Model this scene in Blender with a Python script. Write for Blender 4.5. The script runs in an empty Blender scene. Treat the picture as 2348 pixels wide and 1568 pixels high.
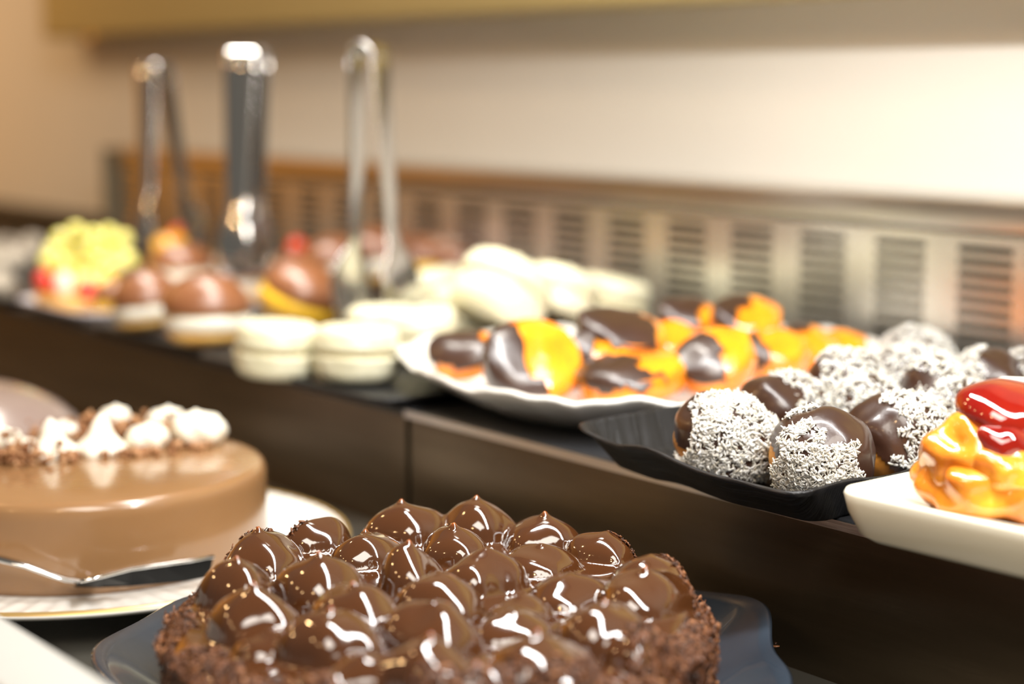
import bpy, bmesh, math, random
import numpy as np
from mathutils import Vector, Matrix, noise

random.seed(7)
rng = np.random.default_rng(7)
SC = bpy.context.scene
COL = SC.collection

# ------------------------------------------------------------------ camera
F = 4100.0
PITCH = math.atan(579 / F)
HEAD = math.pi - math.atan(3124 * math.cos(PITCH) / F)
CZ = 1.253
CAM = np.array([0, 0, CZ])
_h = np.array([math.cos(HEAD), math.sin(HEAD), 0]); RT = np.array([math.sin(HEAD), -math.cos(HEAD), 0])
FW = _h * math.cos(PITCH) + np.array([0, 0, -math.sin(PITCH)])
UP = _h * math.sin(PITCH) + np.array([0, 0, math.cos(PITCH)])


def ray(px, py):
    return FW + RT * (px - 1174) / F - UP * (py - 784) / F


def at(px, py, z):
    d = ray(px, py)
    return CAM + d * (z - CZ) / d[2]


def aty(px, py, y):
    d = ray(px, py)
    return CAM + d * y / d[1]


cam_d = bpy.data.cameras.new('camera')
cam_d.sensor_width = 36
cam_d.lens = F / 2348 * 36
cam_d.clip_start = 0.02
cam_d.dof.use_dof = True
cam_d.dof.focus_distance = 0.905
cam_d.dof.aperture_fstop = 3.1
cam = bpy.data.objects.new('camera', cam_d)
COL.objects.link(cam)
M = Matrix((RT.tolist(), UP.tolist(), (-FW).tolist())).transposed().to_4x4()
M.translation = Vector(CAM.tolist())
cam.matrix_world = M
SC.camera = cam

# ------------------------------------------------------------------ light
SC.view_settings.view_transform = 'Standard'
SC.view_settings.look = 'None'
SC.view_settings.gamma = 1
SC.view_settings.exposure = 0.14
SC.view_settings.use_curve_mapping = False
w = bpy.data.worlds.new('world')
SC.world = w
w.use_nodes = True
w.node_tree.nodes['Background'].inputs[0].default_value = (1.0, 0.93, 0.80, 1)
w.node_tree.nodes['Background'].inputs[1].default_value = 0.15


def area(name, loc, target, sx, sy, power, color):
    l = bpy.data.lights.new(name, 'AREA')
    l.shape = 'RECTANGLE'; l.size = sx; l.size_y = sy
    l.energy = power; l.color = color
    o = bpy.data.objects.new(name, l)
    COL.objects.link(o)
    z = (Vector(loc) - Vector(target)).normalized()
    x = Vector((1, 0, 0)); y = z.cross(x).normalized(); x = y.cross(z)
    m = Matrix((x, y, z)).transposed().to_4x4(); m.translation = Vector(loc)
    o.matrix_world = m
    return o


# the case's own light strip under its canopy, cool white, the warm shop lamps, and fill lights added at the left
area('strip_and_fill_light', (-0.28, 0.60, 1.66), (-0.28, 0.60, 0), 1.35, 0.05, 17, (1.0, 0.985, 0.96))
area('shop_ceiling_light', (0.9, -0.3, 2.7), (-0.7, 0.7, 1.0), 1.2, 0.8, 36, (1.0, 0.93, 0.83))
left_fill = area('strip_and_fill_light', (-1.55, 0.72, 1.66), (-1.55, 0.80, 1.0), 1.2, 0.05, 3.0, (1.0, 0.95, 0.86))  # added fill: brightens the left-hand pastries while sparing the wall
left_fill.data.spread = math.radians(75)
area('warm_fill', (-2.9, 0.35, 2.0), (-3.9, 0.4, 1.0), .6, .12, 7, (1.0, 0.60, 0.26))  # added warm fill, aimed at the orange reflector panel
for i, (x, y, z, e) in enumerate([(-2.2, -0.9, 2.4, 9), (-1.2, -1.3, 2.5, 9), (-0.3, -1.6, 2.5, 9), (0.6, -0.9, 2.4, 9), (-1.9, 0.2, 2.4, 8), (-2.9, -0.2, 2.3, 10)]):
    l = bpy.data.lights.new('spot_lamp', 'POINT')
    l.energy = e; l.shadow_soft_size = 0.035; l.color = (1.0, 0.62, 0.28)
    o = bpy.data.objects.new('spot_lamp', l); o.location = (x, y, z); COL.objects.link(o)

# ------------------------------------------------------------------ materials


def mat(name, color, rough=0.5, metal=0.0, color2=None, scale=20, bump=0.0, bscale=60, coat=0.0, sss=0.0, ssc=None,
        stretch=(1, 1, 1), detail=4, spec=0.5, coords='Object', rlo=0.35, rhi=0.65):
    m = bpy.data.materials.new(name)
    m.use_nodes = True
    nt = m.node_tree; b = nt.nodes['Principled BSDF']
    b.inputs['Base Color'].default_value = (*color, 1)
    b.inputs['Roughness'].default_value = rough
    b.inputs['Metallic'].default_value = metal
    b.inputs['Coat Weight'].default_value = coat
    b.inputs['Coat Roughness'].default_value = 0.04
    b.inputs['Specular IOR Level'].default_value = spec
    if sss:
        b.inputs['Subsurface Weight'].default_value = sss
        b.inputs['Subsurface Scale'].default_value = 0.01
        b.inputs['Subsurface Radius'].default_value = ssc or (1, .5, .2)
    tc = nt.nodes.new('ShaderNodeTexCoord'); mp = nt.nodes.new('ShaderNodeMapping')
    nt.links.new(tc.outputs[coords], mp.inputs[0]); mp.inputs['Scale'].default_value = stretch
    if color2 is not None:
        n = nt.nodes.new('ShaderNodeTexNoise'); n.inputs['Scale'].default_value = scale; n.inputs['Detail'].default_value = detail
        r = nt.nodes.new('ShaderNodeValToRGB')
        r.color_ramp.elements[0].position = rlo; r.color_ramp.elements[1].position = rhi
        r.color_ramp.elements[0].color = (*color, 1); r.color_ramp.elements[1].color = (*color2, 1)
        nt.links.new(mp.outputs[0], n.inputs[0]); nt.links.new(n.outputs[0], r.inputs[0])
        nt.links.new(r.outputs[0], b.inputs['Base Color'])
    if bump:
        n = nt.nodes.new('ShaderNodeTexNoise'); n.inputs['Scale'].default_value = bscale; n.inputs['Detail'].default_value = 5
        bp = nt.nodes.new('ShaderNodeBump'); bp.inputs['Strength'].default_value = min(bump, 1); bp.inputs['Distance'].default_value = 0.002 * max(1, bump)
        nt.links.new(mp.outputs[0], n.inputs[0]); nt.links.new(n.outputs[0], bp.inputs['Height'])
        nt.links.new(bp.outputs[0], b.inputs['Normal'])
    return m


def attr_mat(name, attr, stops, rough=0.6, coat=0.0, sss=0.0, spec=0.5, bump=0, bscale=300):
    m = mat(name, stops[0][1], rough, coat=coat, sss=sss, spec=spec, bump=bump, bscale=bscale)
    nt = m.node_tree; b = nt.nodes['Principled BSDF']
    a = nt.nodes.new('ShaderNodeAttribute'); a.attribute_name = attr
    r = nt.nodes.new('ShaderNodeValToRGB')
    while len(r.color_ramp.elements) < len(stops):
        r.color_ramp.elements.new(0.5)
    for e, (p, c) in zip(r.color_ramp.elements, stops):
        e.position = p; e.color = (*c, 1)
    nt.links.new(a.outputs['Fac'], r.inputs[0]); nt.links.new(r.outputs[0], b.inputs['Base Color'])
    return m


m_steel = mat('brushed_steel', (.62, .60, .56), .30, 1.0, (.50, .49, .46), 6, .08, 40, stretch=(1, 1, 14))
m_grille = mat('satin_steel', (.74, .73, .69), .27, .9, (.66, .65, .61), 5, .05, 40)
m_riser = mat('dark_steel', (.115, .088, .056), .30, .85, (.15, .115, .075), 5, .06, 30, stretch=(1, 1, 10))
m_deck = mat('deck_steel', (.10, .095, .08), .4, .6, (.13, .12, .10), 8)
m_plat = mat('platform_slate', (.02, .021, .024), .35, .2, (.035, .036, .04), 12)
m_cavity = mat('vent_cavity', (.17, .15, .105), .8)
m_wall = mat('cream_wall', (.72, .70, .645), .5, 0, (.74, .72, .665), 3)
m_canopy = mat('beige_panel', (.52, .42, .19), .6)
m_reflector = mat('orange_reflector', (.82, .43, .04), .45, 0, (.70, .32, .02), 6, stretch=(1, 1, 8))  # colour of the added panel that the grille mirrors
m_endwall = mat('tan_panel', (.58, .36, .17), .6)
m_white_rail = mat('white_enamel', (.72, .72, .70), .3, .0, coat=.3)
m_rail_grey = mat('grey_enamel', (.42, .42, .40), .4, .0)
m_black_slate = mat('black_slate', (.006, .006, .007), .36, 0, (.016, .016, .018), 14, .5, 30, stretch=(1, 12, 1), spec=.4)
m_blue_black = mat('blue_black_glaze', (.022, .03, .042), .22, 0, (.03, .04, .055), 18, .15, 30, coat=.4)
m_white_china = mat('white_china', (.80, .79, .75), .18, 0, coat=.5)
m_ivory = mat('ivory_china', (.78, .74, .60), .22, 0, coat=.4)
m_chrome = mat('polished_steel', (.62, .61, .60), .12, 1.0)
m_mousse = mat('mousse_glaze', (.25, .13, .055), .22, 0, (.28, .15, .065), 9, .03, 60, coat=.35, sss=.1)
m_cream = mat('whipped_cream', (.88, .84, .72), .45, 0, sss=.25, ssc=(1, .8, .5))
m_crumb = attr_mat('crumb', 'rnd', [(0, (.20, .075, .025)), (.6, (.36, .17, .07)), (1, (.50, .28, .14))], .7)
m_meringue = mat('white_chocolate', (.66, .63, .44), .42, 0, (.74, .71, .53), 30, .1, 80, sss=.15, ssc=(1, .8, .5))
m_filling = mat('meringue_filling', (.58, .48, .24), .6, 0, (.66, .57, .34), 60, .6, 120)
m_orange = mat('candied_orange', (.86, .23, .004), .18, 0, (.92, .34, .008), 40, .4, 110, coat=.6, sss=.3, ssc=(1, .35, .05))
m_orange_rind = mat('orange_rind', (.84, .19, .002), .22, 0, (.88, .24, .003), 30, .25, 120, coat=.5, sss=.2, ssc=(1, .3, .05))
m_dark_choc = mat('dark_chocolate', (.030, .012, .007), .31, 0, (.046, .019, .011), 24, .35, 45, coat=.25)
m_milk_choc = mat('milk_chocolate', (.20, .068, .022), .38, 0, (.24, .085, .03), 24, .2, 40, coat=.4)
m_milk_choc.node_tree.nodes['Principled BSDF'].inputs['Coat Roughness'].default_value = .34
m_milk_choc.node_tree.nodes['Principled BSDF'].inputs['Coat Weight'].default_value = .9
m_dough = mat('choux_dough', (.55, .20, .025), .5, 0, (.70, .33, .06), 40, .5, 90)
m_dough_pale = mat('pale_choux_dough', (.72, .40, .09), .55, 0, (.80, .52, .17), 40, .5, 90)
m_custard = mat('custard', (.93, .55, .04), .4, 0, sss=.2, ssc=(1, .6, .1))
m_coconut = attr_mat('coconut', 'rnd', [(0, (.52, .47, .38)), (.5, (.74, .71, .63)), (1, (.86, .84, .79))], .5, sss=.2)
m_shaving = attr_mat('chocolate_shaving', 'rnd', [(0, (.022, .006, .002)), (.5, (.085, .026, .007)), (.85, (.17, .058, .018)), (1, (.30, .13, .055))], .42)
m_sponge = mat('cake_side', (.035, .010, .003), .6, 0, (.10, .032, .010), 50, .9, 120)
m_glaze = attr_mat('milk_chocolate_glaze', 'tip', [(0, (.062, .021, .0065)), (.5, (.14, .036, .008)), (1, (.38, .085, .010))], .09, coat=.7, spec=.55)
m_jelly = mat('red_jelly', (.17, .003, .0015), .06, 0, (.30, .012, .002), 22, .12, 50, coat=1.0, sss=.2, ssc=(1, .1, .03))
m_pastry = mat('glazed_pastry', (.62, .17, .012), .14, 0, (.88, .42, .035), 40, .6, 120, coat=.8, sss=.2, ssc=(1, .5, .1))
m_grape = mat('green_grape', (.74, .70, .16), .15, 0, (.84, .80, .30), 20, coat=.5, sss=.3, ssc=(.8, 1, .3))
m_strawberry = mat('strawberry', (.72, .02, .01), .2, 0, (.82, .05, .02), 40, .4, 200, coat=.5)
m_fruit = mat('peach_slice', (.95, .42, .02), .18, 0, (.95, .58, .06), 30, coat=.5)
m_powder = mat('powdered_bonbon', (.10, .075, .06), .7, 0, (.62, .56, .46), 60)
m_lilac = mat('lilac_white_china', (.66, .64, .70), .2, 0, coat=.5)
m_ganache = mat('grey_rose_glaze', (.26, .19, .17), .2, 0, (.32, .25, .22), 10, coat=.5)
m_plinth = mat('case_body', (.30, .27, .23), .5)
m_floor = mat('floor_tile', (.25, .19, .13), .5)

# ------------------------------------------------------------------ mesh helpers


def obj(name, v, f, m, parent=None, smooth=True, loc=None, attr=None, normals=None):
    me = bpy.data.meshes.new(name)
    if isinstance(f, np.ndarray):
        v = np.asarray(v, float)
        me.vertices.add(len(v)); me.vertices.foreach_set('co', v.ravel().astype(np.float32))
        k = f.shape[1]
        me.loops.add(f.size); me.loops.foreach_set('vertex_index', f.ravel().astype(np.int32))
        me.polygons.add(len(f)); me.polygons.foreach_set('loop_start', np.arange(0, f.size, k, dtype=np.int32))
        me.update(calc_edges=True)
    else:
        me.from_pydata([tuple(map(float, p)) for p in v], [], f)
        me.update()
    if smooth:
        me.polygons.foreach_set('use_smooth', [True] * len(me.polygons))
    if attr:
        a = me.attributes.new(attr[0], 'FLOAT', 'POINT'); a.data.foreach_set('value', np.asarray(attr[1], np.float32))
    if normals is not None:
        me.normals_split_custom_set_from_vertices([tuple(n) for n in normals])
    me.materials.append(m)
    o = bpy.data.objects.new(name, me); COL.objects.link(o)
    if parent: o.parent = parent
    if loc is not None: o.location = tuple(map(float, loc))
    return o


def thing(name, label, cat, loc, rz=0.0, group=None, rx=0.0, ry=0.0):
    o = bpy.data.objects.new(name, None); COL.objects.link(o)
    o.empty_display_size = .02
    o.location = tuple(map(float, loc)); o.rotation_euler = (rx, ry, rz)
    o['label'] = label; o['category'] = cat
    if group: o['group'] = group
    return o


def box_vf(x0, x1, y0, y1, z0, z1):
    v = [(x0, y0, z0), (x1, y0, z0), (x1, y1, z0), (x0, y1, z0), (x0, y0, z1), (x1, y0, z1), (x1, y1, z1), (x0, y1, z1)]
    f = [(0, 3, 2, 1), (4, 5, 6, 7), (0, 1, 5, 4), (1, 2, 6, 5), (2, 3, 7, 6), (3, 0, 4, 7)]
    return v, f


def box(name, x0, x1, y0, y1, z0, z1, m, parent=None, bevel=0.0):
    v, f = box_vf(x0, x1, y0, y1, z0, z1)
    o = obj(name, v, f, m, parent, smooth=False)
    if bevel:
        b = o.modifiers.new('bevel', 'BEVEL'); b.width = bevel; b.segments = 3
        o.data.polygons.foreach_set('use_smooth', [True] * 6)
    return o


def rings(name, pts_rings, m, parent=None, cap0=True, cap1=True, loc=None, smooth=True, attr=None):
    """closed loops stacked into a surface; each ring is an (n,3) array"""
    n = len(pts_rings[0]); v = np.concatenate(pts_rings)
    f = []
    for i in range(len(pts_rings) - 1):
        for j in range(n):
            k = (j + 1) % n
            f.append((i * n + j, i * n + k, (i + 1) * n + k, (i + 1) * n + j))
    v = list(map(tuple, v))
    if cap0:
        v.append(tuple(np.mean(pts_rings[0], 0))); c = len(v) - 1
        f += [(c, (j + 1) % n, j) for j in range(n)]
    if cap1:
        v.append(tuple(np.mean(pts_rings[-1], 0))); c = len(v) - 1; b = (len(pts_rings) - 1) * n
        f += [(c, b + j, b + (j + 1) % n) for j in range(n)]
    return obj(name, v, f, m, parent, smooth, loc, attr)


def dish(name, outline, profile, m, parent=None, wob=None, loc=None):
    """outline: (n,2) closed outline; profile: (inset in metres | scale, z) rings from centre bottom to centre top"""
    outline = np.asarray(outline); out = []
    n = len(outline)
    for s, z in profile:
        p = np.zeros((n, 3)); p[:, :2] = outline * s; p[:, 2] = z
        if wob is not None and s > .8:
            p[:, 2] += wob * max(0, (s - .8) / .2)
        out.append(p)
    return rings(name, out, m, parent, loc=loc)


def round_rect(hx, hy, r, n=10, wav=0.0, seed=0):
    pts = []
    for cx, cy, a0 in ((hx - r, hy - r, 0), (-hx + r, hy - r, 90), (-hx + r, -hy + r, 180), (hx - r, -hy + r, 270)):
        for k in range(n):
            a = math.radians(a0 + 90 * k / (n - 1)); pts.append((cx + r * math.cos(a), cy + r * math.sin(a)))
    # refine
    out = []
    for i in range(len(pts)):
        p, q = np.array(pts[i]), np.array(pts[(i + 1) % len(pts)])
        L = np.linalg.norm(q - p); k = max(1, int(L / .008))
        for j in range(k): out.append(p + (q - p) * j / k)
    out = np.array(out)
    if wav:
        for i, p in enumerate(out):
            d = noise.noise(Vector((p[0] * 22 + seed, p[1] * 22, seed)))
            out[i] = p * (1 + wav * d)
    return out


def blob(name, m, rx, ry, rz, parent=None, loc=(0, 0, 0), rot=(0, 0, 0), e=1.0, amp=.04, fr=30, seed=0, nu=40, nv=24, v0=0.0, v1=1.0, flat=0.0, inflate=0.0, umask=None, taper=0.0, bend=0.0):
    """a lumpy superellipsoid; v0..v1 keeps a band of latitudes (0 bottom, 1 top)"""
    R = []
    sg = lambda c, p: math.copysign(abs(c) ** p, c)
    for i in range(nv + 1):
        t = v0 + (v1 - v0) * i / nv
        t = min(max(t, .004), .996)
        ph = -math.pi / 2 + math.pi * t
        ring = []
        for j in range(nu):
            th = 2 * math.pi * j / nu
            x = sg(math.cos(ph), e) * sg(math.cos(th), e); y = sg(math.cos(ph), e) * sg(math.sin(th), e); z = sg(math.sin(ph), e)
            if z < 0: z *= (1 - flat)
            p = Vector((x * rx, y * ry, z * rz))
            if taper: p.y *= 1 - taper * x
            if bend: p.z += bend * x * x * rx
            d = noise.noise(Vector((p.x * fr + seed * 3.1, p.y * fr, p.z * fr + seed)))
            dn = Vector((x / rx, y / ry, z / rz)).normalized()
            p = p * (1 + amp * d) + dn * inflate
            ring.append(p[:])
        R.append(np.array(ring))
    o = rings(name, R, m, parent, True, True)
    o.location = loc; o.rotation_euler = rot
    return o


def tube(pts, rad, n=8):
    """rings of a tube along points; rad scalar or list"""
    pts = [Vector(p) for p in pts]; out = []
    side = None
    for i, p in enumerate(pts):
        t = (pts[min(i + 1, len(pts) - 1)] - pts[max(i - 1, 0)]).normalized()
        if side is None:
            side = t.cross(Vector((0, 0, 1)));
            if side.length < .1: side = t.cross(Vector((1, 0, 0)))
        side = (side - t * side.dot(t)).normalized(); up = side.cross(t)
        r = rad[i] if hasattr(rad, '__len__') else rad
        ra, rb = r if hasattr(r, '__len__') else (r, r)
        out.append(np.array([(p + side * math.cos(a) * ra + up * math.sin(a) * rb)[:] for a in [2 * math.pi * k / n for k in range(n)]]))
    return out


def flakes(name, P, N, m, parent=None, L=(.002, .005), W=(.0006, .0012), T=.00025, tilt=.35, bendy=.25, bias=None):
    """a cloud of little curved bars lying on points P with normals N: one mesh (nobody could count them)"""
    n = len(P); P = np.asarray(P, float); N = np.asarray(N, float)
    N = N / np.linalg.norm(N, axis=1, keepdims=True)
    r = rng.normal(size=(n, 3)); T1 = np.cross(N, r); T1 /= np.linalg.norm(T1, axis=1, keepdims=True)
    T1 = T1 + N * rng.normal(0, tilt, (n, 1)); T1 /= np.linalg.norm(T1, axis=1, keepdims=True)
    T2 = np.cross(N + rng.normal(0, .3, (n, 3)), T1); T2 /= np.linalg.norm(T2, axis=1, keepdims=True)
    T3 = np.cross(T1, T2)
    l = rng.uniform(*L, (n, 1)) / 2; wd = rng.uniform(*W, (n, 1)) / 2
    V = np.zeros((n, 12, 3)); k = 0
    bd = rng.normal(0, bendy, (n, 1)) * l
    for s, tw in ((-1, .6), (0, 1), (1, .5)):
        c = P + T1 * l * s + T3 * (bd if s == 0 else 0)
        for a, b in ((-1, -1), (1, -1), (1, 1), (-1, 1)):
            V[:, k] = c + T2 * wd * a * tw + T3 * b * T / 2; k += 1
    q = []
    for s in (0, 4):
        for j in range(4):
            q.append((s + j, s + (j + 1) % 4, s + 4 + (j + 1) % 4, s + 4 + j))
    q += [(3, 2, 1, 0), (8, 9, 10, 11)]
    q = np.array(q)
    fc = (np.arange(n)[:, None, None] * 12 + q[None]).reshape(-1, 4)
    rv = rng.uniform(0, 1, n) if bias is None else np.clip(bias + rng.uniform(-.5, .5, n), 0, 1)
    o = obj(name, V.reshape(-1, 3), fc, m, parent, smooth=False, attr=('rnd', np.repeat(rv, 12)))
    o['kind'] = 'stuff'
    return o


def chunks(name, P, m, parent=None, r=(.001, .003)):
    n = len(P)
    base = np.array([(1, 0, 0), (0, 1, 0), (-1, 0, 0), (0, -1, 0), (0, 0, 1), (0, 0, -1)], float)
    tri = np.array([(0, 1, 4), (1, 2, 4), (2, 3, 4), (3, 0, 4), (1, 0, 5), (2, 1, 5), (3, 2, 5), (0, 3, 5)])
    V = base[None] * rng.uniform(*r, (n, 1, 1)) * rng.uniform(.5, 1.3, (n, 6, 1))
    A = rng.normal(size=(n, 3, 3)); Q, _ = np.linalg.qr(A)
    V = np.einsum('nij,nkj->nki', Q, V) + np.asarray(P)[:, None]
    fc = (np.arange(n)[:, None, None] * 6 + tri[None]).reshape(-1, 3)
    o = obj(name, V.reshape(-1, 3), fc, m, parent, smooth=False, attr=('rnd', np.repeat(rng.uniform(0, 1, n), 6)))
    o['kind'] = 'stuff'
    return o


def trim_faces(o, keep):
    """delete the faces of o whose centre does not satisfy keep(centre)"""
    me = o.data; bm = bmesh.new(); bm.from_mesh(me)
    bmesh.ops.delete(bm, geom=[f_ for f_ in bm.faces if not keep(f_.calc_center_median())], context='FACES')
    bm.to_mesh(me); bm.free(); me.update()
    return o


def copy_thing(src, loc, rot, label, group=None):
    def rec(o, parent):
        c = o.copy(); COL.objects.link(c)
        if parent: c.parent = parent
        for ch in list(o.children): rec(ch, c)
        return c
    r = rec(src, None)
    r.location = tuple(map(float, loc)); r.rotation_euler = rot; r['label'] = label
    if group: r['group'] = group
    return r


# ------------------------------------------------------------------ setting
DECK = 0.95
PLAT = 1.038
EDGE = 0.668          # y of the platform's front edge
WALL = 1.075          # y of the vent grille's face
XR, XL = 0.25, -3.1   # the case runs from far left to just beyond the right of the frame
GXL = float(aty(272, 430, WALL)[0])

fl = box('floor', -5, 2.5, -3, 2.2, -.05, 0, m_floor); fl['kind'] = 'structure'
wl = box('wall_back', -5, 2.5, 1.16, 1.22, 0, 3.0, m_wall); wl['kind'] = 'structure'
tw = box('reflect_panel_1', -3.89, -3.86, -.25, 1.12, .2, 1.9, m_reflector); tw['kind'] = 'structure'  # unseen orange panel, added to tint the reflections in the grille's left end
el = box('wall_left', -4.0, -3.9, -3, 1.16, 0, 3.0, m_endwall); el['kind'] = 'structure'

fy = float(at(0, 1410, 1.033)[1])
case = thing('display_case', 'base and dark lower deck of the long refrigerated pastry case', 'display case', (0, 0, 0))
platform = thing('raised_platform', 'raised dark platform along the back of the pastry case, carrying the trays', 'platform', (0, 0, DECK))
rail = thing('front_rail', 'white enamelled front rail of the case in the lower left corner', 'rail', (0, 0, DECK))
vent = thing('vent_grille', 'slotted satin steel vent grille with an upper ledge behind the trays', 'grille', (0, 0, PLAT))
for e_ in (platform, rail, vent): e_.location = (0, 0, 0)
box('plinth', XL, XR, fy + .001, 1.10, 0.0, DECK - .03, m_plinth, case)
box('deck', XL, XR, fy + .001, 1.10, DECK - .03, DECK, m_deck, case)
SEAM = float(at(928, 935, PLAT)[0])
box('riser_panel', SEAM + .003, XR, EDGE, EDGE + .004, DECK, PLAT - .004, m_riser, platform)
box('riser_panel', XL, SEAM - .003, EDGE, EDGE + .004, DECK, PLAT - .004, m_riser, platform)
box('platform_body', XL, XR, EDGE + .008, 1.10, DECK, PLAT - .006, m_plat, platform)
pt = box('platform_top', SEAM + .002, XR, EDGE - .003, WALL + .02, PLAT - .006, PLAT, m_plat, platform, .002)
pt2 = box('platform_top', XL, SEAM - .002, EDGE - .003, WALL + .02, PLAT - .006, PLAT, m_plat, platform, .002)
box('platform_trim', SEAM + .002, XR, EDGE - .0045, EDGE - .0032, PLAT - .006, PLAT - .001, m_steel, platform)
# front rail: bottom left corner of the view
RZ = 1.033
box('rail_top', XL, -.12, fy - .034, fy, RZ - .03, RZ, m_rail_grey, rail, .0015)
box('rail_lip', XL, -.12, fy - .10, fy - .037, RZ - .02, RZ - .001, m_white_rail, rail, .001)
box('front_panel', XL, -.12, fy - .09, fy, DECK - .1, RZ - .032, m_white_rail, rail)

# vent grille: posts, slats, upper and lower bands
gz0 = PLAT + .006
ztop_slot = float(aty(2255, 566, WALL)[2]); zbot_slot = float(aty(2245, 842, WALL)[2])
zlip = float(aty(2348, 541, WALL)[2]); zband = float(aty(2348, 466, WALL)[2])
grille = vent
obj('upper_band', *box_vf(GXL, XR, WALL, WALL + .003, ztop_slot, zlip), m_grille, vent, smooth=False)
box('lower_band', GXL, XR, WALL, WALL + .003, gz0 - .006, zbot_slot, m_grille, grille)
box('vent_cavity', GXL, XR, WALL + .03, WALL + .034, gz0, zlip, m_cavity, grille)
lip = box('upper_ledge', GXL, XR, WALL - .004, WALL + .07, zlip + .001, zband, m_steel, vent, .002)
box('ledge_gap', GXL, XR, WALL - .001, WALL + .02, zlip - .002, zlip + .001, m_cavity, vent)
xs = [float(aty(p, 700, WALL)[0]) for p in (2255, 2060)]
pitch = xs[0] - xs[1]
colw = pitch * .615
n_row = 10
dz = (ztop_slot - zbot_slot) / (n_row - .45)
slat_me = None; post_me = None
x = xs[0] + pitch * 2
while x > GXL + .03:
    # the steel between two slot columns
    v, f = box_vf(-(pitch - colw) / 2, (pitch - colw) / 2, 0, .003, zbot_slot, ztop_slot)
    if post_me is None:
        o = obj('post', v, f, m_grille, grille, smooth=False); post_me = o.data
    else:
        o = bpy.data.objects.new('post', post_me); COL.objects.link(o); o.parent = grille
    o.location = (x + pitch / 2, WALL, 0)
    for k in range(n_row - 1):
        zc = ztop_slot - dz * (k + .55)
        if slat_me is None:
            v, f = box_vf(-colw / 2, colw / 2, 0, .003, 0, dz * .45)
            o = obj('slat', v, f, m_grille, grille, smooth=False); slat_me = o.data
        else:
            o = bpy.data.objects.new('slat', slat_me); COL.objects.link(o); o.parent = grille
        o.location = (x, WALL, zc - dz * .45)
    x -= pitch
o = bpy.data.objects.new('post', post_me); COL.objects.link(o); o.parent = grille; o.location = (x + pitch / 2, WALL, 0)
# left of the grille: end piece of the case
zl = float(aty(100, 492, WALL)[2])
db = box('back_ledge', XL, GXL - .031, WALL - .01, WALL + .07, PLAT, zl, mat('dark_ledge', (.03, .022, .012), .6), None, .002)
db['label'] = 'dark low ledge behind the powdered bonbons and the grape tart'; db['category'] = 'ledge'

box('end_post', GXL - .03, GXL - .001, WALL - .01, WALL + .07, PLAT, zband, m_cavity, vent)
# back panel above the ledge, and the canopy over the case
bp = box('back_panel', XL, XR, WALL + .072, WALL + .08, DECK, 2.0, m_wall)
bp['label'] = 'cream panel rising behind the vent grille, bright at the right'; bp['category'] = 'panel'
cz = float(aty(100, 88, WALL + .005)[2])
cp_ = box('canopy_valance', float(aty(95, 60, WALL + .005)[0]), XR, WALL + .005, WALL + .071, cz, cz + .25, m_canopy, None, .006)
cp_['label'] = 'beige valance across the top left of the cream back panel'; cp_['category'] = 'valance'

kb = aty(210, 90, WALL)  # small metal bead added in place of a gold light reflection
kn = blob('gold_glint', mat('gold', (.8, .5, .15), .25, 1.0), .008, .005, .008, None, (kb[0], WALL, kb[2]), amp=0)
kn['label'] = 'small round brass knob standing in for a reflection on the lower left edge of the beige valance'; kn['category'] = 'glint'

# ------------------------------------------------------------------ chocolate dome cake
ZT = CZ - .237
cc = at(1008, 1390, ZT); RC = .1225
EL = 1.18      # the cake is a touch longer away from the viewer than it is wide
HX, HY = float(_h[0]), float(_h[1])


def stretch(x, y, e=EL):
    d = (x * HX + y * HY) * (e - 1)
    return x + d * HX, y + d * HY


plc = np.array([-.700, .470]) + RT[:2] * .017


def plate_r(a):
    return .166 + .006 * math.sin(5 * a + .6) + .0035 * math.sin(9 * a + 2)


out = np.array([(plate_r(a) * math.cos(a), plate_r(a) * math.sin(a)) for a in np.linspace(0, 2 * math.pi, 181)[:-1]])
ang = np.linspace(0, 2 * math.pi, 181)[:-1]
wob = np.array([.0025 * math.sin(5 * a + 1.5) + .0015 * math.sin(11 * a) for a in ang])
d1 = dish('wavy_plate', out, [(.05, .0), (.62, .0), (.66, .003), (.92, .023), (.99, .0305), (1.0, .033), (.985, .0345), (.95, .0305), (.90, .026), (.76, .009), (.70, .0055), (.05, .0055)], m_blue_black, None, wob, loc=(plc[0], plc[1], DECK))
d1['label'] = 'blue-black wavy-edged plate under the chocolate dome cake'; d1['category'] = 'plate'

cake = thing('chocolate_cake', 'round chocolate cake topped with glossy milk-chocolate domes, its side covered in shavings', 'cake', (cc[0], cc[1], DECK + .0058))
# domes: peak pixel, width in pixels, height
D = [(706, 1172, 190, 22), (925, 1150, 185, 24), (1090, 1145, 180, 25), (1245, 1186, 170, 18), (1392, 1220, 165, 15),
     (590, 1222, 215, 22), (838, 1222, 165, 18), (1040, 1212, 160, 20), (1240, 1256, 170, 13), (1492, 1275, 185, 20),
     (545, 1285, 180, 25), (737, 1276, 212, 27), (938, 1246, 165, 27), (1112, 1262, 195, 22), (1310, 1318, 190, 15), (1478, 1308, 215, 22),
     (588, 1352, 215, 25), (815, 1345, 225, 26), (1005, 1318, 205, 24), (1195, 1368, 170, 14), (1388, 1382, 225, 26),
     (758, 1402, 225, 24), (990, 1380, 235, 26), (1180, 1410, 170, 12),
     (980, 1468, 235, 26), (1235, 1462, 250, 24), (620, 1450, 160, 10), (1490, 1450, 190, 17), (840, 1500, 200, 16), (1100, 1530, 200, 18), (1370, 1520, 210, 18), (1230, 1580, 200, 18), (960, 1580, 200, 18), (730, 1540, 180, 12)]
STEP = .00085
G = int((RC * EL + .004) / STEP)
gx = (np.arange(-G, G + 1)) * STEP
X, Y = np.meshgrid(gx, gx, indexing='ij')
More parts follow.
